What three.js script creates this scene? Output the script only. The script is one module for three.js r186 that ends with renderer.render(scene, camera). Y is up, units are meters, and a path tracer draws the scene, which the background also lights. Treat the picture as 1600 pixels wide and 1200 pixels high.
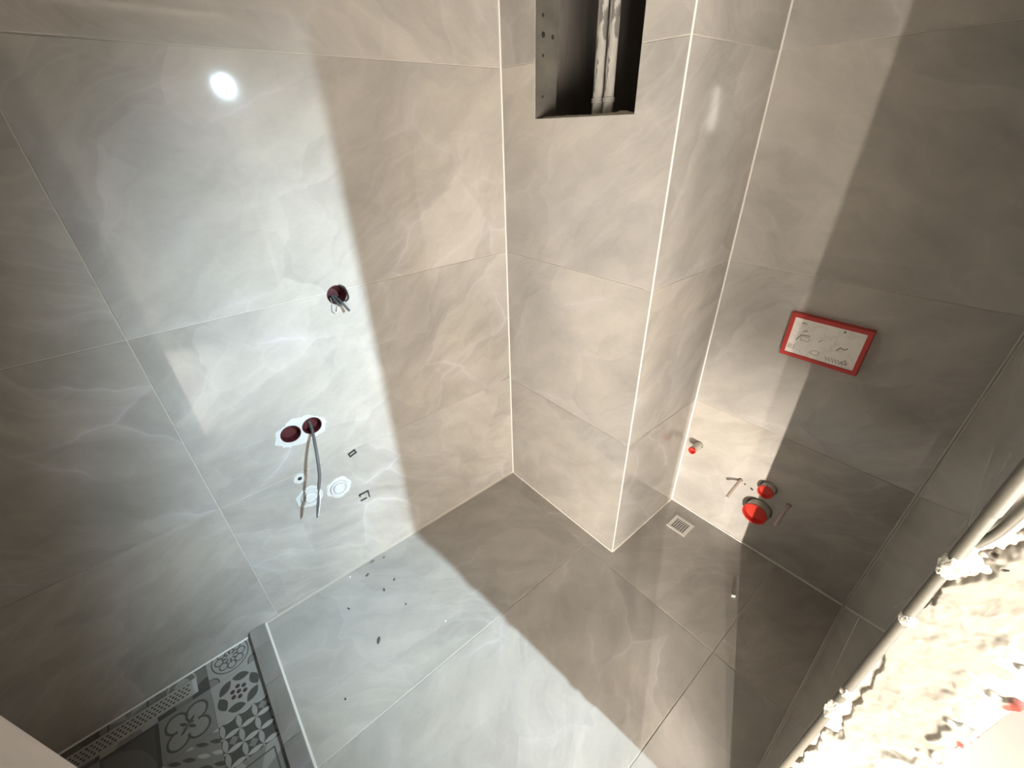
import * as THREE from 'three';
import { RectAreaLightUniformsLib } from 'three/addons/lights/RectAreaLightUniformsLib.js';
import { RoundedBoxGeometry } from 'three/addons/geometries/RoundedBoxGeometry.js';
import { ImprovedNoise } from 'three/addons/math/ImprovedNoise.js';
import { mergeGeometries, toCreasedNormals } from 'three/addons/utils/BufferGeometryUtils.js';

// ------------------------------------------------------------------ camera, light, exposure
const scene = new THREE.Scene();
scene.background = new THREE.Color(0x000000);
const camera = new THREE.PerspectiveCamera(84.805, 4 / 3, 0.01, 50);
camera.rotation.order = 'YXZ';
camera.rotation.set(-0.5461, 0.8815, -0.0284);
camera.position.set(1.352, 1.6354, 1.1047);
const renderer = new THREE.WebGLRenderer({ antialias: true });
renderer.toneMapping = THREE.LinearToneMapping;
renderer.toneMappingExposure = 1.0;
renderer.shadowMap.enabled = true;
RectAreaLightUniformsLib.init();

const COOL = new THREE.Color().setRGB(0.76, 0.985, 1.14);
const WARM = new THREE.Color().setRGB(1.10, 1.0, 0.885);
// work lamp in the corridor (its fitting is built further down)
const LAMP = new THREE.Vector3(2.15, 1.9, 0.415), LAMP_AIM = new THREE.Vector3(0, 0.36, 0.50);
const spot = new THREE.SpotLight(COOL, 30, 0, 0.67, 1, 2);
spot.castShadow = true; spot.shadow.radius = 0.5;
// halogen flood lamp low on the corridor floor, shining in past the jamb
const FLOOD = new THREE.Vector3(2.5, 0.26, 3.0), FLOOD_AIM = new THREE.Vector3(0.95, 0.06, -0.479);
const flood = new THREE.SpotLight(WARM, 72, 0, 0.26, 1, 2);
flood.castShadow = true; flood.shadow.radius = 0.5;
// tall narrow window at the end of the corridor
const SLIT = { x: 2.99, y0: 1.55, y1: 1.98, z: 3.58, w: 0.05 };
const slitLight = new THREE.RectAreaLight(WARM, 850, SLIT.w, SLIT.y1 - SLIT.y0);
// wide window on the long corridor wall
const WIN = { x: 3.28, y0: 0.06, y1: 1.0, z0: 1.48, z1: 3.2 };
const winLight = new THREE.RectAreaLight(WARM, 53, WIN.z1 - WIN.z0, WIN.y1 - WIN.y0);

// ------------------------------------------------------------------ helpers
function rng(seed) { let s = seed >>> 0; return () => { s = (s + 0x6D2B79F5) | 0; let t = Math.imul(s ^ (s >>> 15), 1 | s); t = (t + Math.imul(t ^ (t >>> 7), 61 | t)) ^ t; return ((t ^ (t >>> 14)) >>> 0) / 4294967296; }; }
const R = rng(77);
const noise = new ImprovedNoise();
const N = (x, y, z = 0) => noise.noise(x, y, z);
function fbm(x, y, z, o) { let a = 0.5, s = 0; for (let i = 0; i < o; i++) { s += a * N(x, y, z + i * 7.3); x *= 2.03; y *= 2.03; a *= 0.5; } return s; }
const clamp = (v, a = 0, b = 1) => Math.min(b, Math.max(a, v));
const sstep = (a, b, v) => { const t = clamp((v - a) / (b - a)); return t * t * (3 - 2 * t); };
const lerp = (a, b, t) => a + (b - a) * t;
function lin(r, g, b) { return new THREE.Color().setRGB(r, g, b); }
function mat(color, rough, extra = {}) { return new THREE.MeshStandardMaterial({ color, roughness: rough, ...extra }); }
function mesh(name, geo, m, parent) { const o = new THREE.Mesh(geo, m); o.name = name; o.castShadow = o.receiveShadow = true; (parent || scene).add(o); return o; }
const taken = {};
function numbered(n) { taken[n] = (taken[n] || 0) + 1; return taken[n] === 1 ? n : n + '_' + String(taken[n] - 1).padStart(3, '0'); }
function structure(name, label, category) { const g = new THREE.Group(); g.name = name; g.userData = { label, category, kind: 'structure' }; scene.add(g); return g; }
function thing(name, label, category, pos, turn = 0, group) { const g = new THREE.Group(); g.name = numbered(name); g.userData = { label, category }; if (group) g.userData.group = group; g.position.set(...pos); g.rotation.y = turn; scene.add(g); return g; }
function boxGeo(x0, x1, y0, y1, z0, z1) { const g = new THREE.BoxGeometry(x1 - x0, y1 - y0, z1 - z0); g.translate((x0 + x1) / 2, (y0 + y1) / 2, (z0 + z1) / 2); return g; }
function dataTex(w, h, fn, srgb = true) {
  const d = new Uint8Array(w * h * 4);
  for (let j = 0; j < h; j++) for (let i = 0; i < w; i++) { const c = fn(i, j), k = (j * w + i) * 4; d[k] = clamp(c[0], 0, 255); d[k + 1] = clamp(c[1], 0, 255); d[k + 2] = clamp(c[2], 0, 255); d[k + 3] = 255; }
  const t = new THREE.DataTexture(d, w, h); t.magFilter = THREE.LinearFilter; t.minFilter = THREE.LinearMipmapLinearFilter; t.generateMipmaps = true; t.wrapS = t.wrapT = THREE.RepeatWrapping;
  if (srgb) t.colorSpace = THREE.SRGBColorSpace; t.needsUpdate = true; return t;
}
const s255 = (l) => 255 * (l <= 0.0031308 ? 12.92 * l : 1.055 * Math.pow(l, 1 / 2.4) - 0.055);

// ------------------------------------------------------------------ marble-look porcelain (2.4 m x 1.2 m sheet, four 1.2 x 0.6 slots)
function marble(seed) {
  const W = 1536, H = 768;
  // brecciated facets: jittered cells, each split again into smaller ones
  const cells = {}; const cr = (i, j, q0) => { const k = i + ',' + j + ',' + q0; if (!cells[k]) { const q = rng(seed * 131 + i * 7919 + j * 104729 + q0 * 977 + 5000); cells[k] = [q(), q(), q()]; } return cells[k]; };
  const voro = (u, v, q0) => { let f1 = 9, f2 = 9, tone = 0; const iu = Math.floor(u), iv = Math.floor(v); for (let a = -1; a <= 1; a++) for (let b = -1; b <= 1; b++) { const c = cr(iu + a, iv + b, q0); const d = Math.hypot(iu + a + c[0] - u, iv + b + c[1] - v); if (d < f1) { f2 = f1; f1 = d; tone = c[2]; } else if (d < f2) f2 = d; } return [f2 - f1, tone]; };
  return dataTex(W, H, (i, j) => {
    const x = i / W * 2.4, y = j / H * 1.2;
    const w1 = fbm(x * 3.2, y * 3.2, seed, 4), w2 = fbm(x * 3.2 + 31, y * 3.2, seed + 3, 4);
    const wx = x + 0.13 * w1, wy = y + 0.13 * w2;
    const p = wx * 0.83 + wy * 0.55, q = -wx * 0.55 + wy * 0.83;
    const [e1, t1] = voro(p * 3.1, q * 5.2, 1), [e2, t2] = voro(p * 8 + 3, q * 11, 2);
    const gate = sstep(0.02, 0.3, fbm(x * 2.6 + 9, y * 2.6, seed + 11, 3));
    const soft = Math.exp(-e1 * 7) * (0.3 + 0.7 * gate), thin = Math.exp(-e1 * e1 * 1400) * gate, small = Math.exp(-e2 * 9) * sstep(0.05, 0.3, fbm(x * 3 + 70, y * 3, seed + 17, 2));
    const streak = Math.pow(Math.max(0, 1 - Math.abs(N(p * 2.2, q * 26, seed + 25)) * 4), 3) * sstep(0.0, 0.35, N(x * 2.4, y * 2.4, seed + 40));
    const cloud = fbm(x * 1.7, y * 1.7, seed + 50, 4), mid = fbm(p * 7, q * 16, seed + 60, 4), fine = fbm(x * 70, y * 110, seed + 70, 2);
    const L = 0.375 * (1 + 0.34 * cloud + 0.13 * (t1 - 0.5) + 0.06 * (t2 - 0.5) + 0.24 * mid + 0.05 * fine) + 0.042 * soft + 0.045 * thin + 0.03 * small + 0.03 * streak;
    const wv = clamp(soft + thin), t = fbm(x * 1.5 + 60, y * 1.5, seed + 90, 2);
    return [s255(L * (1.05 + 0.05 * t)), s255(L * (0.985 + 0.01 * t)), s255(L * (0.885 - 0.05 * t + 0.06 * wv))];
  });
}
const sheet = [marble(1.7), marble(14.3)];
const wave = dataTex(256, 256, (i, j) => { const x = i / 256, y = j / 256; const v = 128 + 90 * (fbm(x * 6, y * 6, 3, 2)); return [v, v, v]; }, false);
const tileMat = sheet.map((t) => new THREE.MeshPhysicalMaterial({ map: t, roughness: 0.05, ior: 1.5, bumpMap: wave, bumpScale: 0.0006 }));
const floorMat = sheet.map((t) => new THREE.MeshPhysicalMaterial({ map: t, roughness: 0.38, ior: 1.5, bumpMap: wave, bumpScale: 0.0006 }));
const satinMat = sheet.map((t) => new THREE.MeshPhysicalMaterial({ map: t, roughness: 0.34, ior: 1.5, bumpMap: wave, bumpScale: 0.0006 }));
const groutMat = mat(lin(0.54, 0.505, 0.445), 0.9);
const grout2Mat = mat(lin(0.5, 0.46, 0.4), 0.9);
const whiteBead = mat(lin(0.78, 0.75, 0.69), 0.6);

// a panel in its own frame: u to the right, v up, +z out of the surface
function rectShape(u0, v0, u1, v1) { const s = new THREE.Shape(); s.moveTo(u0, v0); s.lineTo(u1, v0); s.lineTo(u1, v1); s.lineTo(u0, v1); s.closePath(); return s; }
// holes are {u,v,r} or {u0,v0,u1,v1}; an opening crossing a tile edge is cut by walking the outline
function cutShape(u0, v0, u1, v1, holes) {
  let s = rectShape(u0, v0, u1, v1);
  const swap = (q) => { q.holes = s.holes; s = q; };
  for (const h of holes) {
    if (h.r) {
      if (h.u - h.r > u0 + 1e-4 && h.u + h.r < u1 - 1e-4 && h.v - h.r > v0 + 1e-4 && h.v + h.r < v1 - 1e-4) { const p = new THREE.Path(); p.absarc(h.u, h.v, h.r, 0, Math.PI * 2, true); s.holes.push(p); }
      else if (h.u - h.r > u0 && h.u + h.r < u1 && h.v + h.r > v0 && h.v - h.r < v1) {          // crosses the top or the bottom edge
        const top = h.v > (v0 + v1) / 2, e = top ? v1 : v0, dy = e - h.v, hx = Math.sqrt(Math.max(0, h.r * h.r - dy * dy));
        const q = new THREE.Shape();
        const a1 = Math.atan2(dy, hx), a2 = Math.atan2(dy, -hx);
        if (top) { q.moveTo(u0, v0); q.lineTo(u1, v0); q.lineTo(u1, v1); q.lineTo(h.u + hx, v1); q.absarc(h.u, h.v, h.r, a1, a2 < 0 ? a2 : a2 - Math.PI * 2, true); q.lineTo(u0, v1); q.closePath(); }
        else { q.moveTo(u0, v1); q.lineTo(u0, v0); q.lineTo(h.u - hx, v0); q.absarc(h.u, h.v, h.r, a2, a1 > 0 ? a1 : a1, true); q.lineTo(u1, v0); q.lineTo(u1, v1); q.closePath(); }
        swap(q);
      }
    } else {
      const a = Math.max(u0, h.u0), b = Math.min(u1, h.u1), c = Math.max(v0, h.v0), d = Math.min(v1, h.v1);
      if (a >= b || c >= d) continue;
      const q = new THREE.Shape();
      if (c > v0 && d >= v1) { q.moveTo(u0, v0); q.lineTo(u1, v0); q.lineTo(u1, v1); q.lineTo(b, v1); q.lineTo(b, c); q.lineTo(a, c); q.lineTo(a, v1); q.lineTo(u0, v1); q.closePath(); swap(q); continue; }
      if (c <= v0 && d < v1) { q.moveTo(u0, v1); q.lineTo(u0, v0); q.lineTo(a, v0); q.lineTo(a, d); q.lineTo(b, d); q.lineTo(b, v0); q.lineTo(u1, v0); q.lineTo(u1, v1); q.closePath(); swap(q); continue; }
      const p = new THREE.Path(); p.moveTo(a, c); p.lineTo(a, d); p.lineTo(b, d); p.lineTo(b, c); p.closePath(); s.holes.push(p);
    }
  }
  return s;
}
let tileCount = 0;
function addTile(parent, u0, v0, u1, v1, holes, opt = {}) {
  const J = opt.joint ?? 0.0011, T = opt.thick ?? 0.008, B = 0.0012;
  const sh = cutShape(u0 + J, v0 + J, u1 - J, v1 - J, holes || []);
  const g = new THREE.ExtrudeGeometry(sh, { depth: T - B, bevelEnabled: true, bevelThickness: B, bevelSize: B, bevelOffset: -B, bevelSegments: 2, curveSegments: 28 });
  g.translate(0, 0, -T + B - B);
  // uv: metres on the sheet, one of the slots, mirrored in turn
  const k = opt.slot ?? tileCount; tileCount++;
  const p = g.attributes.position, uv = new Float32Array(p.count * 2), su = (k % 2) * 1.2, sv = (Math.floor(k / 2) % 2) * 0.6, fu = (k * 5 % 3) === 1, fv = (k * 7 % 4) > 1;
  const rot = opt.rot;
  for (let i = 0; i < p.count; i++) {
    let a = p.getX(i) - u0, b = p.getY(i) - v0; if (rot) [a, b] = [b, a];
    a = clamp(a, 0, 1.2); b = clamp(b, 0, 0.6);
    if (fu) a = 1.2 - a; if (fv) b = 0.6 - b;
    uv[i * 2] = (su + a) / 2.4; uv[i * 2 + 1] = (sv + b) / 1.2;
  }
  g.setAttribute('uv', new THREE.BufferAttribute(uv, 2));
  const m = mesh('tile', g, (opt.floor ? floorMat : opt.satin ? satinMat : tileMat)[(opt.sheet ?? (k >> 2)) % 2], parent);
  const j = opt.lip ?? 0.0004; m.position.z = (R() - 0.5) * j;
  m.rotation.x = (R() - 0.5) * 0.0016; m.rotation.y = (R() - 0.5) * 0.0012;
  m.rotation.x *= 0.3; m.rotation.y *= 0.3;
  return m;
}
function bed(parent, u0, v0, u1, v1, holes, depth, m = groutMat, name = 'grout_bed') {
  const g = new THREE.ExtrudeGeometry(cutShape(u0, v0, u1, v1, holes || []), { depth, bevelEnabled: false, curveSegments: 28 });
  g.translate(0, 0, -depth - 0.0018);
  return mesh(name, g, m, parent);
}
const CE = 2.55;                                   // ceiling height
const ROWS = [0.008, 0.608, 1.208, 1.808, 2.408, CE];
const BX = 0.686, BZ = 0.479, WX = 1.44, JZ = 0.470, LZ = 1.25, SX = 1.098, SB = 2.35, OX = 1.58;
const HALF = Math.PI / 2;

// ------------------------------------------------------------------ left wall (x = 0)
const holesL = [{ u: -0.702, v: 1.196, r: 0.031 }, { u: -0.962, v: 0.774, r: 0.032 }, { u: -0.892, v: 0.774, r: 0.032 }, { u: -0.985, v: 0.585, r: 0.009 }, { u: -0.975, v: 0.488, r: 0.034 }, { u: -0.872, v: 0.466, r: 0.034 }];
{
  const w = structure('wall_left', 'long left wall of grey marble-look tiles, half lit by cool light', 'wall');
  w.rotation.y = HALF;
  bed(w, -SB - 0.1, -0.05, 0.6, CE, holesL.map((h) => ({ ...h, r: h.r - 0.0005 })), 0.12);
  const cols = [0, -1.228, -2.35];
  for (let r = 0; r < 5; r++) for (let c = 0; c < 2; c++) addTile(w, cols[c + 1], ROWS[r] - (c && !r ? 0.02 : 0), cols[c], ROWS[r + 1], holesL, { slot: r * 3 + c * 2 + 1 });
}
// ------------------------------------------------------------------ boxed-in shaft: front (z = 0) and side (x = BX)
const hatch = { u0: 0.167, v0: 1.66, u1: 0.552, v1: 2.12 };
{
  const w = structure('wall_shaft_front', 'front of the boxed-in pipe shaft with an open hatch', 'wall');
  bed(w, 0, 0, BX - 0.001, CE, [hatch], 0.088);
  for (let r = 0; r < 5; r++) addTile(w, 0.0, ROWS[r], BX, ROWS[r + 1], [hatch], { slot: r * 5 + 2, sheet: r, satin: true });
  const s = structure('wall_shaft_side', 'narrow tiled side of the boxed-in pipe shaft', 'wall');
  s.position.x = BX; s.rotation.y = HALF;
  bed(s, 0.0005, 0, BZ + 0.1, CE, [], 0.03);
  for (let r = 0; r < 5; r++) addTile(s, 0.0, ROWS[r], BZ, ROWS[r + 1], [], { slot: r * 3 + 1, sheet: r + 1 });
}
// ------------------------------------------------------------------ back wall (z = -BZ)
const holesB = [{ u: 1.055, v: 0.228, r: 0.052 }, { u: 1.06, v: 0.352, r: 0.033 }, { u: 0.75, v: 0.392, r: 0.018 }, { u: 0.954, v: 0.323, r: 0.009 }, { u: 1.146, v: 0.323, r: 0.009 }];
{
  const w = structure('wall_back', 'tiled back wall behind the toilet connections', 'wall');
  w.position.z = -BZ;
  bed(w, -0.15, -0.05, WX + 0.15, CE, holesB.map((h) => ({ ...h, r: h.r - 0.0005 })), 0.12);
  for (let r = 0; r < 5; r++) addTile(w, BX, ROWS[r], WX, ROWS[r + 1], holesB, { slot: r * 3, sheet: r });
}
// ------------------------------------------------------------------ right wall (x = WX, facing -x) with the door opening
const plasterTex = dataTex(512, 512, (i, j) => { const x = i / 512, y = j / 512; const a = fbm(x * 10, y * 10, 5, 4), b = fbm(x * 60, y * 60, 9, 2); const L = 0.74 + 0.12 * a + 0.06 * b; return [s255(L), s255(L * 0.955), s255(L * 0.87)]; });
const plasterBump = dataTex(512, 512, (i, j) => { const v = 128 + 110 * fbm(i / 512 * 22, j / 512 * 22, 31, 4); return [v, v, v]; }, false);
const plasterMat = new THREE.MeshStandardMaterial({ map: plasterTex, bumpMap: plasterBump, bumpScale: 0.004, roughness: 0.95 });
{
  const w = structure('wall_right', 'dim tiled right wall beside the rough door reveal', 'wall');
  w.position.x = WX; w.rotation.y = -HALF;
  bed(w, -BZ - 0.1, -0.05, JZ - 0.012, CE, [], OX - WX - 0.006);
  for (let r = 0; r < 5; r++) { addTile(w, -BZ, ROWS[r], JZ - 0.004, ROWS[r + 1], [], { slot: r * 3 + 2, sheet: r }); }
  mesh('lintel', boxGeo(JZ - 0.012, LZ, 2.12, CE, -(OX - WX), -0.001), plasterMat, w);
}
// rough plastered door reveal (faces +z), with trowel ridges, a ragged gully beside the conduit and bits of brick at the outer edge
{
  const w = structure('wall_door_reveal', 'rough cream plaster door reveal with broken edges', 'wall');
  const x0 = 1.446, x1 = 1.584, nx = 84, ny = 1000, y0 = 0, y1 = 2.12;
  const pos = [], col = [], idx = [], uvs = [];
  const cream = lin(0.275, 0.256, 0.218), grey = lin(0.16, 0.14, 0.11), brick = lin(0.22, 0.05, 0.035), pale = lin(0.34, 0.322, 0.28);
  for (let j = 0; j <= ny; j++) for (let i = 0; i <= nx; i++) {
    const x = lerp(x0, x1, i / nx), y = lerp(y0, y1, j / ny), t = i / nx;
    const a = fbm(x * 14, y * 14, 2, 3), b = fbm(x * 50, y * 34, 8, 3), rid = 1 - Math.abs(fbm(x * 30 + y * 12, y * 22 - x * 14, 17, 3)) * 4;
    let d = 0.006 * a + 0.0032 * b + 0.002 * Math.max(0, rid) * sstep(-0.05, 0.25, N(x * 18, y * 9, 4));
    // gully behind the conduit
    const gw = Math.max(0.004, 0.021 + 0.030 * N(y * 6.5, 3.3, 1) + 0.020 * N(y * 24, x * 30, 5) + 0.006 * N(y * 80 + x * 90, x * 110 - y * 30, 6));
    const gul = 1 - sstep(gw * 0.6, gw, x - x0);
    d -= 0.012 * gul + 0.002 * gul * N(x * 220, y * 220, 9);
    // outer edge
    const ew = 0.012 + 0.012 * N(y * 14, 7.7, 2) + 0.008 * N(y * 90, x * 90, 6);
    const out = 1 - sstep(ew * 0.3, ew, x1 - x);
    d -= 0.020 * out;
    // thick dollops near the outer edge
    const dol = sstep(0.02, 0.16, fbm(x * 22 + 3, y * 16, 44, 3)) * sstep(0.45, 0.75, t) * (1 - out);
    d += 0.007 * dol;
    pos.push(x, y, JZ + d - 0.004 - 0.08 * (x - x0));          // the reveal splays back a little
    const c = cream.clone();
    c.lerp(pale, clamp(dol));
    c.lerp(grey, clamp(gul * 1.1) * 0.9);
    c.lerp(grey, clamp(out) * 0.8);
    const chip = (yc, w) => sstep(0.25, 0.5, Math.exp(-(((y - yc) / w) ** 2)) + 0.5 * N(x * 60, y * 60, 12));
    const br = Math.max(chip(0.985, 0.016), chip(0.855, 0.012), chip(1.3, 0.02)) * sstep(0.86, 0.9, t + 0.05 * N(x * 90, y * 90, 14));
    c.lerp(brick, br);
    const st = sstep(0.2, 0.3, fbm(x * 45, y * 28, 61, 3)); c.lerp(grey, st * 0.35);
    const gr = 1 + 0.08 * N(x * 260, y * 260, 3); c.multiplyScalar(gr);
    col.push(c.r, c.g, c.b); uvs.push(x * 2, y * 2);
  }
  for (let j = 0; j < ny; j++) for (let i = 0; i < nx; i++) { const a = j * (nx + 1) + i; idx.push(a, a + 1, a + nx + 2, a, a + nx + 2, a + nx + 1); }
  const g = new THREE.BufferGeometry(); g.setAttribute('position', new THREE.Float32BufferAttribute(pos, 3)); g.setAttribute('color', new THREE.Float32BufferAttribute(col, 3)); g.setAttribute('uv', new THREE.Float32BufferAttribute(uvs, 2)); g.setIndex(idx); g.computeVertexNormals();
  mesh('plaster_coat', g, new THREE.MeshStandardMaterial({ vertexColors: true, roughness: 0.95, bumpMap: plasterBump, bumpScale: 0.002 }), w);
  mesh('masonry', boxGeo(x0 + 0.002, x1 - 0.006, 0, 2.12, JZ - 0.1, JZ - 0.048), mat(grey, 0.95), w);
}

// ------------------------------------------------------------------ walls round the shower and the left door jamb
{
  const pinkTex = dataTex(256, 256, (i, j) => { const x = i / 256, y = j / 256; const L = 0.5 + 0.12 * fbm(x * 7, y * 7, 71, 4) + 0.05 * fbm(x * 50, y * 50, 72, 2); return [s255(L * 1.03), s255(L * 0.965), s255(L * 0.93)]; });
  const pm = new THREE.MeshStandardMaterial({ map: pinkTex, bumpMap: plasterBump, bumpScale: 0.002, roughness: 0.9 });
  const w = structure('wall_door_jamb', 'pale pinkish plastered jamb at the left of the doorway', 'wall');
  const g = new RoundedBoxGeometry(OX - SX, CE, 0.15, 2, 0.003); g.translate((OX + SX) / 2, CE / 2, LZ + 0.075); mesh('jamb_block', g, pm, w);
  const s = structure('wall_shower', 'tiled walls closing the shower corner', 'wall');
  mesh('shower_side', boxGeo(SX + 0.002, SX + 0.14, -0.02, CE, LZ + 0.15, SB + 0.1), tileMat[0], s);
  mesh('shower_end', boxGeo(-0.1, SX + 0.002, -0.02, CE, SB, SB + 0.1), tileMat[1], s);
}

// ------------------------------------------------------------------ floor
const FZ = 1.274;
{
  const f = structure('floor', 'grey marble-look tiled bathroom floor', 'floor');
  f.rotation.x = -HALF;
  const drainHole = [{ u0: 0.770, v0: 0.311, u1: 0.846, v1: 0.401 }];
  bed(f, -0.02, -FZ, OX, BZ + 0.02, drainHole, 0.1);
  const xs = [0, 0.579, 1.189, WX], vs = [BZ, -0.067, -FZ];
  for (let a = 0; a < 3; a++) for (let b = 0; b < 2; b++) {
    if (b === 0 && a === 0) { addTile(f, xs[0], vs[1], xs[1], 0, [], { slot: 5, rot: true, floor: true, joint: 0.0015 }); continue; }
    if (b === 0 && a === 1) {                                            // notched round the shaft
      const J = 0.0016, T = 0.008, B = 0.0012, s = new THREE.Shape();
      s.moveTo(xs[1] + J, vs[1] + J); s.lineTo(xs[2] - J, vs[1] + J); s.lineTo(xs[2] - J, BZ - J); s.lineTo(BX + J, BZ - J); s.lineTo(BX + J, -J); s.lineTo(xs[1] + J, -J); s.closePath();
      const p = new THREE.Path(), h = drainHole[0]; p.moveTo(h.u0, h.v0); p.lineTo(h.u0, h.v1); p.lineTo(h.u1, h.v1); p.lineTo(h.u1, h.v0); p.closePath(); s.holes.push(p);
      const g = new THREE.ExtrudeGeometry(s, { depth: T - B, bevelEnabled: true, bevelThickness: B, bevelSize: B, bevelOffset: -B, bevelSegments: 2 }); g.translate(0, 0, -T);
      const q = g.attributes.position, uv = []; for (let i = 0; i < q.count; i++) uv.push((q.getY(i) + 0.4) / 2.4, (q.getX(i) - 0.5) / 1.2); g.setAttribute('uv', new THREE.Float32BufferAttribute(uv, 2));
      mesh('tile', g, floorMat[0], f); continue;
    }
    addTile(f, xs[a], vs[b + 1], xs[a + 1], vs[b], [], { slot: a * 2 + b * 3 + 1, rot: true, sheet: a, floor: true, joint: 0.0015 });
  }
  mesh('threshold', boxGeo(WX, OX, -LZ, -JZ, -0.06, -0.001), mat(lin(0.5, 0.47, 0.42), 0.9), f);
}
// shower floor: printed patchwork tiles, a threshold strip, a slotted channel
function patchworkAtlas() {
  const S = 256, c = document.createElement('canvas'); c.width = S * 4; c.height = S * 2; const g = c.getContext('2d');
  const light = '#a3a19b', mid = '#87857f', dark = '#55544e', pale = '#b2b0aa';
  const cell = (k, bg, fn) => { g.save(); g.translate((k % 4) * S, Math.floor(k / 4) * S); g.beginPath(); g.rect(0, 0, S, S); g.clip(); g.fillStyle = bg; g.fillRect(0, 0, S, S); fn(); g.restore(); };
  const leaf = (x, y, a, l, w, fill) => { g.save(); g.translate(x, y); g.rotate(a); g.beginPath(); g.moveTo(-l, 0); g.quadraticCurveTo(0, -w * 2, l, 0); g.quadraticCurveTo(0, w * 2, -l, 0); g.fillStyle = fill; g.fill(); g.restore(); };
  cell(0, light, () => {                                                  // six petals round seven dots
    for (let k = 0; k < 6; k++) { const a = k * Math.PI / 3 + 0.3; leaf(128 + 88 * Math.cos(a), 128 + 88 * Math.sin(a), a + Math.PI / 2, 46, 24, dark); }
    g.fillStyle = '#4a3b38'; for (let k = -1; k < 6; k++) { const a = k * Math.PI / 3, r = k < 0 ? 0 : 34; g.beginPath(); g.arc(128 + r * Math.cos(a), 128 + r * Math.sin(a), 12, 0, 7); g.fill(); }
  });
  cell(1, mid, () => {                                                    // quatrefoil outline
    g.lineWidth = 11; g.strokeStyle = dark; g.fillStyle = '#93918b';
    for (const [x, y] of [[80, 80], [176, 80], [80, 176], [176, 176]]) { g.beginPath(); g.arc(x, y, 50, 0, 7); g.fill(); }
    g.beginPath(); g.arc(80, 80, 50, 0.45, Math.PI * 2 - 1.99 + 0.0, false); g.stroke();
    for (const [x, y, s] of [[80, 80, Math.PI * 0.5], [176, 80, Math.PI], [176, 176, Math.PI * 1.5], [80, 176, 0]]) { g.beginPath(); g.arc(x, y, 50, s, s + Math.PI * 1.5); g.stroke(); }
    for (let k = 0; k < 4; k++) leaf(128 + 26 * Math.cos(k * HALF + HALF / 2), 128 + 26 * Math.sin(k * HALF + HALF / 2), k * HALF + HALF / 2, 26, 8, dark);
  });
  cell(2, dark, () => {                                                   // interlaced petals leaving four-point stars
    const n = 3.2, d = S / n; for (let a = -1; a < 5; a++) for (let b = -1; b < 5; b++) { leaf(a * d + d / 2, b * d, 0, d / 2, d * 0.17, light); leaf(a * d, b * d + d / 2, HALF, d / 2, d * 0.17, pale); if ((a + b) % 3 === 0) { g.fillStyle = mid; g.beginPath(); g.moveTo(a * d + d / 2, b * d + d * 0.2); g.lineTo(a * d + d * 0.8, b * d + d / 2); g.lineTo(a * d + d / 2, b * d + d * 0.8); g.lineTo(a * d + d * 0.2, b * d + d / 2); g.fill(); } }
  });
  cell(3, '#625f59', () => {                                              // ogee with a dark border
    g.fillStyle = dark; g.fillRect(0, 0, S, 20); g.fillRect(0, 0, 20, S); g.fillStyle = '#6f6d66'; g.beginPath(); g.moveTo(20, 236); g.quadraticCurveTo(40, 60, 236, 20); g.lineTo(236, 236); g.fill();
    g.fillStyle = '#2f2f2b'; g.beginPath(); g.moveTo(236, 150); g.quadraticCurveTo(170, 160, 150, 236); g.lineTo(236, 236); g.fill();
  });
  cell(4, light, () => {                                                  // small lace flower
    g.strokeStyle = dark; g.lineWidth = 6; for (let k = 0; k < 8; k++) { const a = k * Math.PI / 4; g.beginPath(); g.arc(128 + 60 * Math.cos(a), 128 + 60 * Math.sin(a), 22, 0, 7); g.stroke(); leaf(128 + 30 * Math.cos(a), 128 + 30 * Math.sin(a), a, 18, 5, dark); }
    g.beginPath(); g.arc(128, 128, 100, 0, 7); g.stroke(); for (const [x, y] of [[10, 10], [246, 10], [10, 246], [246, 246]]) { g.beginPath(); g.arc(x, y, 40, 0, 7); g.fillStyle = mid; g.fill(); g.stroke(); }
  });
  cell(5, mid, () => {                                                    // slanting leaves
    for (let a = -1; a < 5; a++) for (let b = -1; b < 5; b++) leaf(a * 62 + (b % 2) * 31, b * 62 + 20, -0.9, 36, 10, (a + b) % 2 ? dark : pale);
  });
  cell(6, '#7d7b75', () => { g.fillStyle = dark; for (let k = 0; k < 4; k++) { g.beginPath(); g.arc((k % 2) * 256, (k >> 1) * 256, 90, 0, 7); g.fill(); } g.fillStyle = light; g.beginPath(); g.arc(128, 128, 40, 0, 7); g.fill(); g.strokeStyle = pale; g.lineWidth = 8; g.beginPath(); g.arc(128, 128, 70, 0, 7); g.stroke(); });
  cell(7, light, () => { g.fillStyle = mid; for (let k = 0; k < 4; k++) { g.save(); g.translate(128, 128); g.rotate(k * HALF); g.beginPath(); g.moveTo(0, 0); g.lineTo(128, -60); g.lineTo(128, 60); g.fill(); g.restore(); } g.strokeStyle = dark; g.lineWidth = 7; g.strokeRect(40, 40, 176, 176); });
  const t = new THREE.CanvasTexture(c); t.colorSpace = THREE.SRGBColorSpace; t.magFilter = THREE.LinearFilter; t.flipY = true; return t;
}
const atlasMat = new THREE.MeshStandardMaterial({ map: patchworkAtlas(), roughness: 0.55 });
const SY = -0.015;
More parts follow.
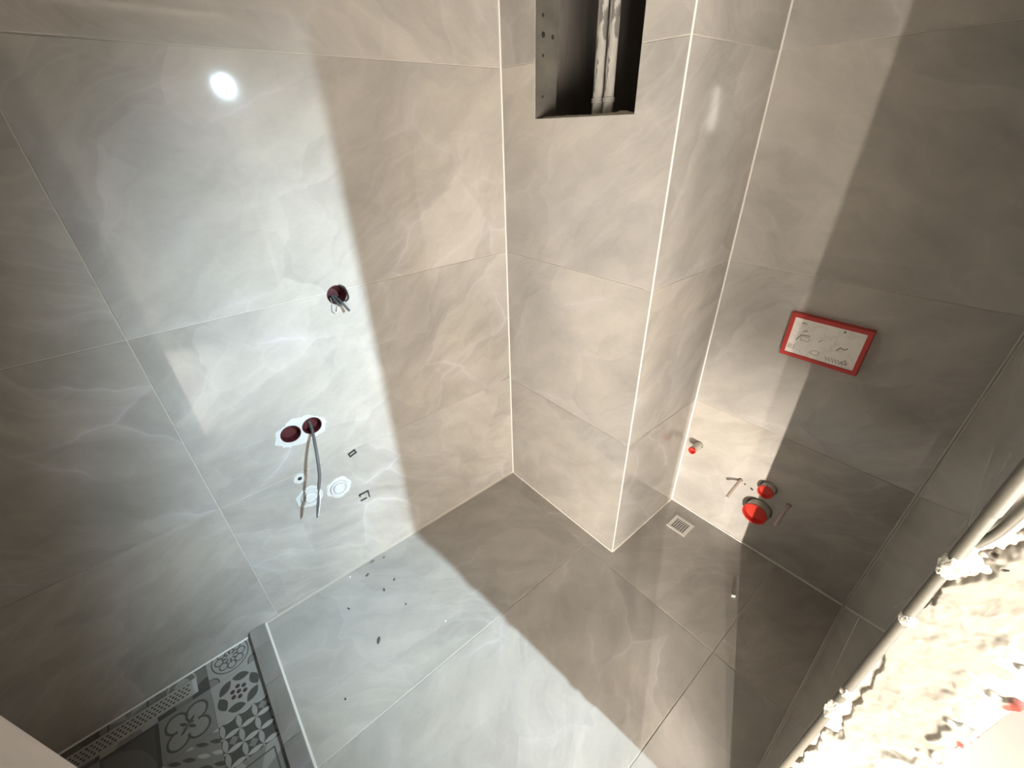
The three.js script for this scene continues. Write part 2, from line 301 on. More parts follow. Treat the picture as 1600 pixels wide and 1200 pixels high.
{
  const f = structure('floor_shower', 'lower shower floor of grey patchwork-printed tiles', 'floor');
  mesh('screed', boxGeo(-0.02, SX + 0.02, -0.1, SY - 0.004, FZ, SB + 0.02), mat(lin(0.2, 0.195, 0.18), 0.95), f);
  const order = [[4, 6, 7, 3, 6, 4, 7], [0, 1, 3, 4, 0, 5, 2], [2, 5, 7, 2, 4, 1, 0], [7, 2, 4, 0, 5, 3, 1], [1, 0, 6, 5, 2, 7, 4], [5, 4, 1, 6, 7, 0, 3], [2, 3, 0, 1, 4, 5, 6], [0, 1, 5, 2, 3, 6, 4]];
  for (let a = 0; a < 8; a++) for (let b = 0; b < 7; b++) {
    const xa = a ? 0.105 + (a - 1) * 0.15 : 0, xb = Math.min(0.105 + a * 0.15, SX), za = 1.335 + b * 0.15, zb = Math.min(za + 0.15, SB);
    const G = 0.0004, g = boxGeo(xa + G, xb - G, SY - 0.008, SY, za + G, zb - G);
    const k = order[a][b], p = g.attributes.position, uv = g.attributes.uv;
    for (let i = 0; i < p.count; i++) { const tx = clamp((p.getX(i) - (xb - 0.15)) / 0.15, 0.01, 0.99), tz = clamp((p.getZ(i) - za) / 0.15, 0.01, 0.99); uv.setXY(i, ((k % 4) + tx) / 4, 1 - (Math.floor(k / 4) + tz) / 2); }
    mesh('tile', g, atlasMat, f);
  }
}
{
  const s = structure('trim_shower_threshold', 'narrow raised strip of grey tile edging the shower', 'threshold');
  const stripMat = new THREE.MeshStandardMaterial({ map: sheet[1], color: lin(0.66, 0.66, 0.66), roughness: 0.5 });
  const cuts = [0.0, 0.085, 0.24, 0.455, 0.64, 0.83, SX];
  for (let i = 0; i < 6; i++) { const L = cuts[i + 1] - cuts[i] - 0.0016; const g = new RoundedBoxGeometry(L, 0.034, 0.056, 2, 0.0022); g.translate((cuts[i] + cuts[i + 1]) / 2, 0.011 - 0.017 + (i % 2) * 0.0006, 1.3045); const p = g.attributes.position, uv = g.attributes.uv; for (let k = 0; k < p.count; k++) uv.setXY(k, (p.getX(k) + i * 0.21) / 2.4, (p.getZ(k) - 1 + p.getY(k)) / 1.2); mesh('tile', g, stripMat, s); }
  mesh('grout_bead', boxGeo(0, SX, -0.004, 0.0035, FZ - 0.004, FZ + 0.004), whiteBead, s);
}

// ------------------------------------------------------------------ grout and sealant lines in the corners
{
  const beads = [
    ['trim_corner_left', 'pale sealant line in the corner of left wall and shaft', [0.0015, 0.0015]],
    ['trim_corner_back', 'pale sealant line in the corner of shaft side and back wall', [BX + 0.0015, -BZ + 0.0015]],
    ['trim_corner_right', 'grout line in the dim corner of back and right wall', [WX - 0.0015, -BZ + 0.0015]]];
  for (const [n, l, [x, z]] of beads) { const s = structure(n, l, 'sealant'); const g = new THREE.CylinderGeometry(0.0032, 0.0032, CE, 8); g.translate(x, CE / 2, z); mesh('bead', g, n === 'trim_corner_right' ? grout2Mat : whiteBead, s); }
  const o = structure('trim_corner_shaft', 'pale grouted outer corner of the boxed-in shaft', 'trim');
  const g = new RoundedBoxGeometry(0.0045, CE, 0.0045, 2, 0.0015); g.translate(BX - 0.0018, CE / 2, -0.0018); mesh('corner_bead', g, whiteBead, o);
  const b = structure('trim_floor', 'pale grout line where the floor meets the walls', 'sealant');
  const bar = (x0, z0, x1, z1, r, m) => { const L = Math.hypot(x1 - x0, z1 - z0), q = new THREE.CylinderGeometry(r, r, L, 8); q.rotateZ(HALF); q.rotateY(-Math.atan2(z1 - z0, x1 - x0)); q.translate((x0 + x1) / 2, 0.001, (z0 + z1) / 2); mesh('bead', q, m, b); };
  bar(0.0, 0.001, BX, 0.001, 0.004, whiteBead); bar(BX + 0.001, 0, BX + 0.001, -BZ, 0.0035, whiteBead); bar(BX, -BZ + 0.001, WX, -BZ + 0.001, 0.004, whiteBead);
  bar(0.0005, 0, 0.0005, FZ, 0.0026, grout2Mat); bar(WX - 0.001, -BZ, WX - 0.001, JZ, 0.003, grout2Mat);
  const q = new THREE.CylinderGeometry(0.004, 0.004, SB - 1.335, 8); q.rotateX(HALF); q.translate(0.001, SY + 0.001, (SB + 1.335) / 2); mesh('bead', q, whiteBead, b);
}

// ------------------------------------------------------------------ ceiling and corridor
{
  const c = structure('ceiling', 'plain pale ceiling slab', 'ceiling');
  mesh('slab', boxGeo(-0.2, 3.6, CE, CE + 0.1, -1.6, 3.9), mat(lin(0.45, 0.44, 0.42), 0.95), c);
  const f = structure('floor_corridor', 'pale dusty corridor floor beyond the door', 'floor');
  mesh('slab', boxGeo(OX, 3.5, -0.1, 0, -1.5, 3.8), mat(lin(0.8, 0.8, 0.79), 0.9), f);
  const wall = mat(lin(0.38, 0.36, 0.33), 0.95);
  const k = structure('wall_corridor', 'plastered corridor walls around the doorway', 'wall');
  mesh('near_side', boxGeo(OX - 0.12, OX, 0, CE, LZ + 0.151, 3.7), wall, k);
  mesh('near_side', boxGeo(OX - 0.1, OX - 0.0005, 0, CE, -1.5, -BZ - 0.13), wall, k);
  mesh('end_wall', boxGeo(OX - 0.1, 3.5, 0, CE, -1.6, -1.5), wall, k);
  // far long wall with the window opening
  const far = new THREE.Shape(); far.moveTo(-1.5, 0); far.lineTo(3.7, 0); far.lineTo(3.7, CE); far.lineTo(-1.5, CE); far.closePath();
  const h1 = new THREE.Path(); h1.moveTo(WIN.z0, WIN.y0); h1.lineTo(WIN.z0, WIN.y1); h1.lineTo(WIN.z1, WIN.y1); h1.lineTo(WIN.z1, WIN.y0); h1.closePath(); far.holes.push(h1);
  const fg = new THREE.ExtrudeGeometry(far, { depth: 0.1, bevelEnabled: false }); fg.rotateY(-HALF); fg.translate(3.4, 0, 0); mesh('long_wall', fg, wall, k);
  const en = new THREE.Shape(); en.moveTo(OX - 0.12, 0); en.lineTo(3.4, 0); en.lineTo(3.4, CE); en.lineTo(OX - 0.12, CE); en.closePath();
  const h2 = new THREE.Path(), hw = SLIT.w / 2; h2.moveTo(SLIT.x - hw, SLIT.y0); h2.lineTo(SLIT.x - hw, SLIT.y1); h2.lineTo(SLIT.x + hw, SLIT.y1); h2.lineTo(SLIT.x + hw, SLIT.y0); h2.closePath(); en.holes.push(h2);
  const eg = new THREE.ExtrudeGeometry(en, { depth: 0.1, bevelEnabled: false }); eg.translate(0, 0, 3.6); mesh('window_wall', eg, wall, k);
  const dayW = new THREE.MeshStandardMaterial({ color: 0x111111, emissive: WARM, emissiveIntensity: 6, roughness: 1 });
  const w1 = structure('window_1', 'wide frosted corridor window giving warm daylight', 'window');
  mesh('pane', boxGeo(3.39, 3.4, WIN.y0, WIN.y1, WIN.z0, WIN.z1), dayW, w1);
  const dayS = new THREE.MeshStandardMaterial({ color: 0x111111, emissive: WARM, emissiveIntensity: 150, roughness: 1 });
  const w2 = structure('window_2', 'tall narrow corridor window giving warm daylight', 'window');
  mesh('pane', boxGeo(SLIT.x - hw, SLIT.x + hw, SLIT.y0, SLIT.y1, 3.62, 3.63), dayS, w2);
  winLight.position.set(WIN.x, (WIN.y0 + WIN.y1) / 2, (WIN.z0 + WIN.z1) / 2); winLight.lookAt(0, (WIN.y0 + WIN.y1) / 2, (WIN.z0 + WIN.z1) / 2); scene.add(winLight);
  slitLight.position.set(SLIT.x, (SLIT.y0 + SLIT.y1) / 2, SLIT.z); slitLight.lookAt(SLIT.x, (SLIT.y0 + SLIT.y1) / 2, -5); scene.add(slitLight);
}
// ------------------------------------------------------------------ work lamp on its stand, out in the corridor
{
  const t = thing('work_lamp', 'round LED work lamp on a tripod in the corridor', 'lamp', [LAMP.x, 0, LAMP.z]);
  const dir = LAMP_AIM.clone().sub(LAMP).normalize();
  const dark = mat(lin(0.03, 0.03, 0.03), 0.5), steel = mat(lin(0.55, 0.55, 0.55), 0.35, { metalness: 0.6 });
  const q = new THREE.Quaternion().setFromRotationMatrix(new THREE.Matrix4().lookAt(dir, new THREE.Vector3(), new THREE.Vector3(0, 1, 0)));
  const place = (g) => { g.applyQuaternion(q); g.translate(0, LAMP.y, 0); return g; };
  const prof = [[0.001, -0.10], [0.05, -0.10], [0.075, -0.06], [0.078, 0.0], [0.07, 0.0], [0.068, -0.03], [0.001, -0.03]].map((a) => new THREE.Vector2(...a));
  const hg = new THREE.LatheGeometry(prof, 32); hg.rotateX(HALF); mesh('housing', place(hg), dark, t);
  const dg = new THREE.CylinderGeometry(0.057, 0.057, 0.004, 32); dg.rotateX(HALF); dg.translate(0, 0, -0.026); mesh('lens', place(dg), new THREE.MeshStandardMaterial({ color: 0x222222, emissive: COOL, emissiveIntensity: 18 }), t);
  const fl = boxGeo(0.036, 0.039, -0.12, 0.12, 0.003, 0.115); mesh('barn_door', place(fl), dark, t);
  const pg = new THREE.CylinderGeometry(0.014, 0.014, LAMP.y - 0.5, 12); pg.translate(0.12, 0.45 + (LAMP.y - 0.5) / 2, 0); mesh('pole', pg, steel, t);
  const yg = boxGeo(0.03, 0.13, LAMP.y - 0.09, LAMP.y - 0.06, -0.012, 0.012); mesh('bracket', yg, dark, t);
  for (let k = 0; k < 3; k++) { const a = k * Math.PI * 2 / 3 + 0.5, c = new THREE.CatmullRomCurve3([new THREE.Vector3(0.12, 0.6, 0), new THREE.Vector3(0.12 + 0.4 * Math.cos(a), 0.01, 0.4 * Math.sin(a))]); mesh('leg', new THREE.TubeGeometry(c, 2, 0.01, 8), dark, t); }
  spot.position.copy(LAMP).addScaledVector(dir, 0.012); spot.target.position.copy(LAMP_AIM); scene.add(spot); scene.add(spot.target);
}

{
  const t = thing('flood_lamp', 'small halogen flood lamp standing on the corridor floor', 'lamp', [FLOOD.x, 0, FLOOD.z]);
  const dir = FLOOD_AIM.clone().sub(FLOOD).normalize(), dark = mat(lin(0.03, 0.03, 0.03), 0.5);
  const q = new THREE.Quaternion().setFromUnitVectors(new THREE.Vector3(0, 0, 1), dir), place = (g) => { g.applyQuaternion(q); g.translate(0, FLOOD.y, 0); return g; };
  const hg = new THREE.LatheGeometry([[0.001, -0.08], [0.04, -0.075], [0.055, 0.0], [0.05, 0.0], [0.036, -0.04], [0.001, -0.04]].map((a) => new THREE.Vector2(...a)), 24); hg.rotateX(HALF); mesh('housing', place(hg), dark, t);
  const dg = new THREE.CylinderGeometry(0.03, 0.03, 0.004, 24); dg.rotateX(HALF); dg.translate(0, 0, -0.03); mesh('bulb', place(dg), new THREE.MeshStandardMaterial({ color: 0x222222, emissive: WARM, emissiveIntensity: 20 }), t);
  for (const sx of [-1, 1]) { const c = new THREE.CatmullRomCurve3([new THREE.Vector3(0.03, FLOOD.y - 0.03, 0.04), new THREE.Vector3(0.02 + sx * 0.09, 0.008, 0.03), new THREE.Vector3(0.02 + sx * 0.09, 0.008, 0.16)]); mesh('stand', new THREE.TubeGeometry(c, 16, 0.007, 8), dark, t); }
  flood.position.copy(FLOOD).addScaledVector(dir, 0.012); flood.target.position.copy(FLOOD_AIM); scene.add(flood); scene.add(flood.target);
}

// ------------------------------------------------------------------ things on the left wall (turned so that their +z leaves the wall)
const redBox = mat(lin(0.06, 0.003, 0.006), 0.6), redBright = mat(lin(0.50, 0.035, 0.02), 0.4), cableGrey = mat(lin(0.1, 0.1, 0.098), 0.55), filler = mat(lin(0.52, 0.52, 0.505), 0.95), black = mat(lin(0.02, 0.02, 0.02), 0.6), whitePl = mat(lin(0.55, 0.55, 0.54), 0.5);
function cupGeo(r, depth, rim = 0.002) { const g = new THREE.LatheGeometry([[0.0005, -depth], [r - 0.002, -depth], [r - 0.002, rim - 0.0005], [r - 0.0012, rim], [r, rim - 0.0006], [r, -depth - 0.002], [0.0005, -depth - 0.002]].map((a) => new THREE.Vector2(...a)), 36); g.rotateX(HALF); return toCreasedNormals(g, 0.6); }
function tube(pts, r, seg = 40) { return new THREE.TubeGeometry(new THREE.CatmullRomCurve3(pts.map((p) => new THREE.Vector3(...p))), seg, r, 10); }
// ring of smeared filler with an uneven outline
function fillerGeo(r0, r1, seed, h = 0.0016) {
  const q = rng(seed), n = 48, ph = q() * 9, s = new THREE.Shape();
  for (let k = 0; k < n; k++) { const a = k / n * Math.PI * 2, r = r1 * (1 + 0.16 * N(Math.cos(a) * 1.6 + ph, Math.sin(a) * 1.6, seed) + 0.06 * N(Math.cos(a) * 6, Math.sin(a) * 6 + ph, seed)); const x = r * Math.cos(a), y = r * Math.sin(a); k ? s.lineTo(x, y) : s.moveTo(x, y); }
  const p = new THREE.Path(); p.absarc(0, 0, r0, 0, Math.PI * 2, true); s.holes.push(p);
  return new THREE.ExtrudeGeometry(s, { depth: h * 0.5, bevelEnabled: true, bevelThickness: h * 0.5, bevelSize: 0.002, bevelOffset: -0.002, bevelSegments: 2, curveSegments: 36 });
}
{
  const t = thing('junction_box', 'dark red round wall box with a short grey cable on the joint line', 'wall box', [0, 1.196, 0.702], HALF);
  mesh('cup', cupGeo(0.0305, 0.055), redBox, t);
  mesh('cable', mergeGeometries([tube([[0.0, -0.012, -0.035], [0.004, -0.02, 0.0], [0.006, -0.026, 0.018], [0.014, -0.046, 0.04]], 0.0042), tube([[-0.006, -0.012, -0.035], [-0.006, -0.024, 0.0], [0.0, -0.03, 0.014], [0.006, -0.026, 0.018]], 0.0042)]), cableGrey, t);
  mesh('wire', tube([[-0.014, -0.015, -0.03], [-0.022, -0.026, 0.004], [-0.026, -0.044, 0.012], [-0.018, -0.052, 0.012], [-0.011, -0.04, 0.01], [-0.01, -0.02, -0.02]], 0.0016), whitePl, t);
  mesh('tile_chip', tube([[0.012, 0.03, 0.002], [0.026, 0.02, 0.004], [0.032, -0.002, 0.005], [0.031, -0.018, 0.005], [0.02, -0.026, 0.004]], 0.0028), black, t);
}
{
  const a = thing('junction_box', 'dark red round wall box without a cable, lower left wall', 'wall box', [0, 0.774, 0.962], HALF);
  mesh('cup', cupGeo(0.0315, 0.03), redBox, a);
  const b = thing('junction_box', 'dark red round wall box with a long grey cable hanging out', 'wall box', [0, 0.774, 0.892], HALF);
  mesh('cup', cupGeo(0.0315, 0.03), redBox, b);
  const s = new THREE.Shape(); for (let k = 0; k < 72; k++) { const an = k / 72 * Math.PI * 2, n = 1 + 0.22 * N(Math.cos(an) * 2, Math.sin(an) * 2, 5) + 0.1 * N(Math.cos(an) * 7, Math.sin(an) * 7, 8), x = -0.927 + 0.083 * n * Math.cos(an), y = 0.772 + 0.052 * n * Math.sin(an); k ? s.lineTo(x, y) : s.moveTo(x, y); }
  for (const u of [-0.962, -0.892]) { const p = new THREE.Path(); p.absarc(u, 0.774, 0.0325, 0, Math.PI * 2, true); s.holes.push(p); }
 
  mesh('filler_patch', new THREE.ExtrudeGeometry(s, { depth: 0.0012, bevelEnabled: false, curveSegments: 36 }), filler, scene.getObjectByName('wall_left'));
  const c = thing('cable', 'long grey cable hanging from the right red wall box', 'cable', [0, 0.774, 0.892], HALF);
  mesh('sheath', tube([[0, 0.0, -0.03], [-0.004, -0.012, 0.0], [-0.016, -0.03, 0.05], [-0.034, -0.08, 0.1], [-0.046, -0.125, 0.115], [-0.062, -0.17, 0.12]], 0.0052, 60), cableGrey, c);
  const w = mat(lin(0.08, 0.085, 0.09), 0.5), w2 = mat(lin(0.6, 0.6, 0.6), 0.5);
  mesh('core_wire', tube([[-0.06, -0.165, 0.119], [-0.074, -0.205, 0.126], [-0.084, -0.235, 0.13], [-0.096, -0.268, 0.132]], 0.0028), w, c);
  mesh('core_wire', tube([[-0.06, -0.167, 0.122], [-0.078, -0.205, 0.13], [-0.09, -0.238, 0.134], [-0.098, -0.27, 0.135]], 0.0022), w, c);
  mesh('core_wire', tube([[-0.061, -0.168, 0.12], [-0.07, -0.205, 0.132], [-0.084, -0.24, 0.136], [-0.093, -0.266, 0.134]], 0.0022), w2, c);
}
{
  const t = thing('water_plug', 'small dark plugged hole above the left white pipe cap', 'plug', [0, 0.585, 0.985], HALF);
  const g = new THREE.LatheGeometry([[0.0002, 0.004], [0.005, 0.004], [0.0062, 0.002], [0.0068, -0.02]].map((a) => new THREE.Vector2(...a)), 20); g.rotateX(HALF); mesh('bolt_head', g, black, t);
  mesh('filler_ring', fillerGeo(0.0072, 0.021, 21), filler, t);
}
for (const [y, z, lab, sd] of [[0.488, 0.975, 'left one of two white pipe caps below the red boxes', 31], [0.466, 0.872, 'right one of two white pipe caps below the red boxes', 37]]) {
  const t = thing('pipe_cap', lab, 'pipe cap', [0, y, z], HALF, 'white pipe caps on the left wall');
  const g = new THREE.LatheGeometry([[0.0005, 0.012], [0.018, 0.012], [0.022, 0.009], [0.0225, 0.003], [0.026, 0.003], [0.027, 0.008], [0.031, 0.008], [0.033, 0.004], [0.033, -0.02]].map((a) => new THREE.Vector2(...a)), 36); g.rotateX(HALF); mesh('cap', toCreasedNormals(g, 0.5), whitePl, t);
  mesh('filler_ring', fillerGeo(0.0335, 0.047, sd), filler, t);
}
// black square bracket clips
function clip(y, z, w, h, gap, label) {
  const t = thing('bracket_clip', label, 'clip', [0, y, z], HALF);
  const th = 0.0045, d = 0.004;
  mesh('upper_bar', boxGeo(-w / 2, w / 2, h / 2 - th, h / 2, 0, d), black, t);
  mesh('lower_bar', boxGeo(-w / 2, w / 2 * (gap ? 0.3 : 1), -h / 2, -h / 2 + th, 0, d), black, t);
  mesh('side_bar', boxGeo(w / 2 - th, w / 2, -h / 2, h / 2, 0, d), black, t);
  mesh('side_bar', boxGeo(-w / 2, -w / 2 + th, gap ? h * 0.15 : -h / 2, h / 2, 0, d), black, t);
  return t;
}
clip(0.592, 0.790, 0.03, 0.018, false, 'small black clip right of the hanging cable, upper one').rotation.z = 0.3;
clip(0.366, 0.790, 0.04, 0.036, true, 'small black open square bracket right of the white caps');

// ------------------------------------------------------------------ toilet connections on the back wall
const bodyGrey = mat(lin(0.52, 0.48, 0.42), 0.5);
function stubPipe(name, label, x, y, r, d, recess) {
  const t = thing(name, label, 'pipe', [x, y, -BZ]);
  const b = new THREE.LatheGeometry([[r, -0.03], [r, d - 0.006], [r - 0.001, d - 0.004]].map((a) => new THREE.Vector2(...a)), 40); b.rotateX(HALF); mesh('pipe_body', b, bodyGrey, t);
  const c = new THREE.LatheGeometry([[0.0005, d - recess], [r * 0.5, d - recess - 0.002], [r - 0.005, d - recess], [r - 0.003, d - 0.002], [r - 0.001, d], [r + 0.0012, d - 0.001], [r + 0.0012, d - 0.008], [r, d - 0.008]].map((a) => new THREE.Vector2(...a)), 40); c.rotateX(HALF); mesh('cap', toCreasedNormals(c, 0.5), redBright, t);
  return t;
}
stubPipe('drain_pipe', 'large red-capped waste pipe stub low on back wall', 1.055, 0.228, 0.047, 0.045, 0.022);
stubPipe('flush_pipe', 'medium red-capped flush pipe stub just above the waste pipe', 1.06, 0.352, 0.0285, 0.035, 0.014);
stubPipe('supply_pipe', 'small red-capped pipe stub beside the shaft corner', 0.75, 0.392, 0.0155, 0.065, 0.012);
for (const [x, l] of [[0.954, 'threaded mounting rod left of the red-capped pipes'], [1.146, 'threaded mounting rod right of the red-capped pipes']]) {
  const t = thing('mounting_rod', l, 'rod', [x, 0.323, -BZ], 0, 'toilet mounting rods');
  mesh('sleeve', tube([[0, 0, -0.02], [0, -0.012, 0.05], [0, -0.03, 0.105]], 0.0062), mat(lin(0.5, 0.40, 0.35), 0.55), t);
  const e = new THREE.CylinderGeometry(0.0064, 0.0064, 0.004, 14); e.rotateX(HALF + 0.3); e.translate(0, -0.031, 0.107); mesh('end', e, bodyGrey, t);
}
{
  const a = thing('wall_scuff', 'short dark drilled mark beside the left mounting rod', 'mark', [0.975, 0.313, -BZ]); const g = new THREE.SphereGeometry(0.004, 10, 8); g.scale(1, 0.9, 0.5); mesh('chip', g, black, a);
  const b = thing('wall_scuff', 'longer dark mark between left rod and flush pipe', 'mark', [1.005, 0.307, -BZ]); const h = new THREE.SphereGeometry(0.006, 10, 8); h.scale(1.3, 0.7, 0.4); h.rotateZ(-0.5); mesh('chip', h, black, b);
}
// flush-plate protective cover: red frame, white board with faint pictograms
{
  const t = thing('flush_cover', 'white flush-plate protection board in a red frame', 'cover', [1.0545, 1.013, -BZ]);
  const W = 0.226, H = 0.151, D = 0.024, F = 0.013;
  const s = rectShape(-W / 2, -H / 2, W / 2, H / 2), p = new THREE.Path(); p.moveTo(-W / 2 + F, -H / 2 + F); p.lineTo(-W / 2 + F, H / 2 - F); p.lineTo(W / 2 - F, H / 2 - F); p.lineTo(W / 2 - F, -H / 2 + F); p.closePath(); s.holes.push(p);
  const g = new THREE.ExtrudeGeometry(s, { depth: D - 0.002, bevelEnabled: true, bevelThickness: 0.001, bevelSize: 0.0015, bevelOffset: -0.0015, bevelSegments: 2 }); g.translate(0, 0, 0.001);
  mesh('frame', g, mat(lin(0.50, 0.045, 0.035), 0.5), t);
  const c = document.createElement('canvas'); c.width = 800; c.height = 500; const k = c.getContext('2d');
  k.fillStyle = '#f0ece4'; k.fillRect(0, 0, 800, 500);
  const q = rng(9); for (let i = 0; i < 260; i++) { const v = 170 + q() * 85 | 0; k.fillStyle = `rgba(${v},${v - 4},${v - 12},0.12)`; k.beginPath(); k.ellipse(q() * 800, q() * 500, 6 + q() * 50, 4 + q() * 26, q() * 3, 0, 7); k.fill(); }
  k.strokeStyle = '#807a70'; k.lineWidth = 12; k.lineCap = 'round';
  k.beginPath(); k.moveTo(90, 300); k.lineTo(130, 220); k.lineTo(230, 210); k.moveTo(140, 170); k.lineTo(180, 150); k.stroke();
  k.lineWidth = 5; k.strokeRect(140, 235, 95, 55); k.strokeRect(24, 385, 70, 50); k.beginPath(); k.moveTo(24, 410); k.lineTo(94, 410); k.moveTo(48, 385); k.lineTo(48, 435); k.stroke();
  k.lineWidth = 9; k.beginPath(); k.moveTo(345, 255); k.lineTo(375, 215); k.stroke();
  k.lineWidth = 12; k.beginPath(); k.moveTo(560, 300); k.lineTo(590, 250); k.lineTo(640, 262); k.lineTo(665, 235); k.stroke();
  k.lineWidth = 6; k.beginPath(); k.moveTo(285, 420); k.quadraticCurveTo(330, 360, 400, 395); k.quadraticCurveTo(390, 450, 330, 440); k.closePath(); k.stroke();
  k.fillStyle = '#8d877c'; for (let i = 0; i < 22; i++) k.fillRect(470 + i * 12, 410 + (i % 3) * 14, 8, 18 + (i * 7 % 20));
  k.beginPath(); k.moveTo(650, 450); k.lineTo(690, 390); k.lineTo(720, 450); k.closePath(); k.stroke();
  k.fillRect(560, 24, 26, 30); k.fillStyle = '#b5afa4'; k.fillRect(90, 50, 60, 16);
  const tx = new THREE.CanvasTexture(c); tx.colorSpace = THREE.SRGBColorSpace;
  const bw = W - 2 * F, bh = H - 2 * F, bg = new THREE.BoxGeometry(bw, bh, D - 0.004); bg.translate(0, 0, (D - 0.004) / 2);
  const uv = bg.attributes.uv, bp = bg.attributes.position; for (let i = 0; i < bp.count; i++) uv.setXY(i, bp.getX(i) / bw + 0.5, bp.getY(i) / bh + 0.5);
  mesh('board', bg, new THREE.MeshStandardMaterial({ map: tx, roughness: 0.8 }), t);
}

// ------------------------------------------------------------------ inside the shaft hatch
{
  const w = structure('wall_shaft_inside', 'dark unfinished inside of the pipe shaft', 'wall');
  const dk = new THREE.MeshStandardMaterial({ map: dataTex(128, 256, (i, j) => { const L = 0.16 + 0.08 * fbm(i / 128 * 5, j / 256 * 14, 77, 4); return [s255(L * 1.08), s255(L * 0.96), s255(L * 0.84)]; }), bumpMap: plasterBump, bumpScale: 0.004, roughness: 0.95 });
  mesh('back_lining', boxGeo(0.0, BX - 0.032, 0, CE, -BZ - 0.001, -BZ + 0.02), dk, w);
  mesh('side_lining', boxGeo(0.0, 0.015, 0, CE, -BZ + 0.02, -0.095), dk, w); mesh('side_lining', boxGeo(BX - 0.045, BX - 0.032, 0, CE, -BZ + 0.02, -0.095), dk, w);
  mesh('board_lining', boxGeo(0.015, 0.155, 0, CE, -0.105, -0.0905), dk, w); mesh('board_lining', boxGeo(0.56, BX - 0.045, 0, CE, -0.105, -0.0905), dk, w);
  // crumbling edge of the boarded opening
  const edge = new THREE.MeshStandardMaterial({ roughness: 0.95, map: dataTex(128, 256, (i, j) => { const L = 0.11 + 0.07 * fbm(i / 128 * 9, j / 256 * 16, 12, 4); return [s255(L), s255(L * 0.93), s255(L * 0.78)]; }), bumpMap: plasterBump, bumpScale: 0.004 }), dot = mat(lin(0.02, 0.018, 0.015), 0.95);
  const s = new THREE.Shape(); s.moveTo(-0.0018, 1.66); const q = rng(41);
  for (let k = 0; k <= 60; k++) s.lineTo(-0.089 - 0.004 + (0.010 * fbm(k * 0.35, 2, 4, 3)) , 1.66 + k * 0.46 / 60);
  s.lineTo(-0.0018, 2.12); s.closePath();
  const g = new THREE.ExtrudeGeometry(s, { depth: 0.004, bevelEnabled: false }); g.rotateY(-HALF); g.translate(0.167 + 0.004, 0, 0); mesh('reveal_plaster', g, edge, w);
  for (const [z, y, r] of [[-0.028, 1.92, 0.005], [-0.03, 1.875, 0.0075], [-0.07, 1.872, 0.006], [-0.03, 1.825, 0.0045], [-0.03, 1.72, 0.004], [-0.028, 1.985, 0.006], [-0.05, 2.03, 0.005]]) { const h = new THREE.SphereGeometry(r, 10, 8); h.scale(0.25, 1, 1); h.translate(0.1712, y, z); mesh('drill_hole', h, dot, w); }
  const s2 = new THREE.Shape(); s2.moveTo(0.175, 1.65); s2.lineTo(0.552, 1.65); for (let k = 0; k <= 50; k++) { const x = 0.552 - k * 0.377 / 50; s2.lineTo(x, 1.662 + Math.max(0, 0.010 * fbm(x * 40, 3, 8, 3) + 0.003) + (Math.abs(x - 0.47) < 0.03 ? 0.003 : 0)); } s2.closePath();
  const g2 = new THREE.ExtrudeGeometry(s2, { depth: 0.03, bevelEnabled: false }); g2.translate(0, 0, -0.06); mesh('sill_plaster', g2, mat(lin(0.5, 0.46, 0.38), 0.95), w);
}
{
  const stain = dataTex(64, 512, (i, j) => { const x = i / 64, y = j / 512; const a = fbm(x * 3, y * 26, 91, 4); const L = a > 0.06 ? 0.13 : 0.33 + 0.3 * a; return [s255(L), s255(L * 0.95), s255(L * 0.86)]; });
  const pm = new THREE.MeshStandardMaterial({ map: stain, roughness: 0.7 });
  for (const [x, r, l] of [[0.362, 0.0155, 'left of two plaster-stained pipes inside the hatch'], [0.402, 0.0145, 'right of two plaster-stained pipes inside the hatch']]) {
    const t = thing('riser_pipe', l, 'pipe', [x, 0, -0.075], 0, 'stained riser pipes in the shaft');
    const g = new THREE.CylinderGeometry(r, r, CE - 0.01, 20, 1); g.translate(0, CE / 2, 0); mesh('pipe_body', g, pm, t);
    const c = new THREE.CylinderGeometry(r + 0.003, r + 0.003, 0.012, 20); c.translate(0, 1.70, 0); mesh('pipe_clip', c, pm, t);
  }
  const t = thing('soil_pipe', 'black ribbed soil pipe at the right inside the hatch', 'pipe', [0.52, 0, -0.19]);
  const bm = mat(lin(0.035, 0.035, 0.033), 0.35);
  const g = new THREE.CylinderGeometry(0.055, 0.055, CE - 0.01, 36); g.translate(0, CE / 2, 0); mesh('pipe_body', g, bm, t);
  for (const y of [1.775, 1.80]) { const c = new THREE.TorusGeometry(0.056, 0.005, 10, 36); c.rotateX(HALF); c.translate(0, y, 0); mesh('socket_ring', c, bm, t); }
}

// ------------------------------------------------------------------ floor drain and shower channel
const steel = mat(lin(0.62, 0.60, 0.55), 0.35, { metalness: 0.5 });
{
  const t = thing('floor_drain', 'square metal floor drain with a grid beside the shaft', 'drain', [0.808, 0, -0.356]);
  const S = 0.046, s = rectShape(-S, -S, S, S), plate = mat(lin(0.7, 0.68, 0.63), 0.4);
  for (let a = 0; a < 6; a++) for (let b = 0; b < 6; b++) { const p = new THREE.Path(), c = 0.0108, u = (a - 2.5) * c, v = (b - 2.5) * c, h = 0.0043; p.moveTo(u - h, v - h); p.lineTo(u - h, v + h); p.lineTo(u + h, v + h); p.lineTo(u + h, v - h); p.closePath(); s.holes.push(p); }
  const g = new THREE.ExtrudeGeometry(s, { depth: 0.0015, bevelEnabled: true, bevelThickness: 0.0005, bevelSize: 0.0006, bevelOffset: -0.0006, bevelSegments: 1 }); g.rotateX(-HALF); g.translate(0, 0.001, 0); mesh('grid', g, plate, t);
  mesh('sump', boxGeo(-0.035, 0.035, -0.05, -0.02, -0.042, 0.042), black, t);
}
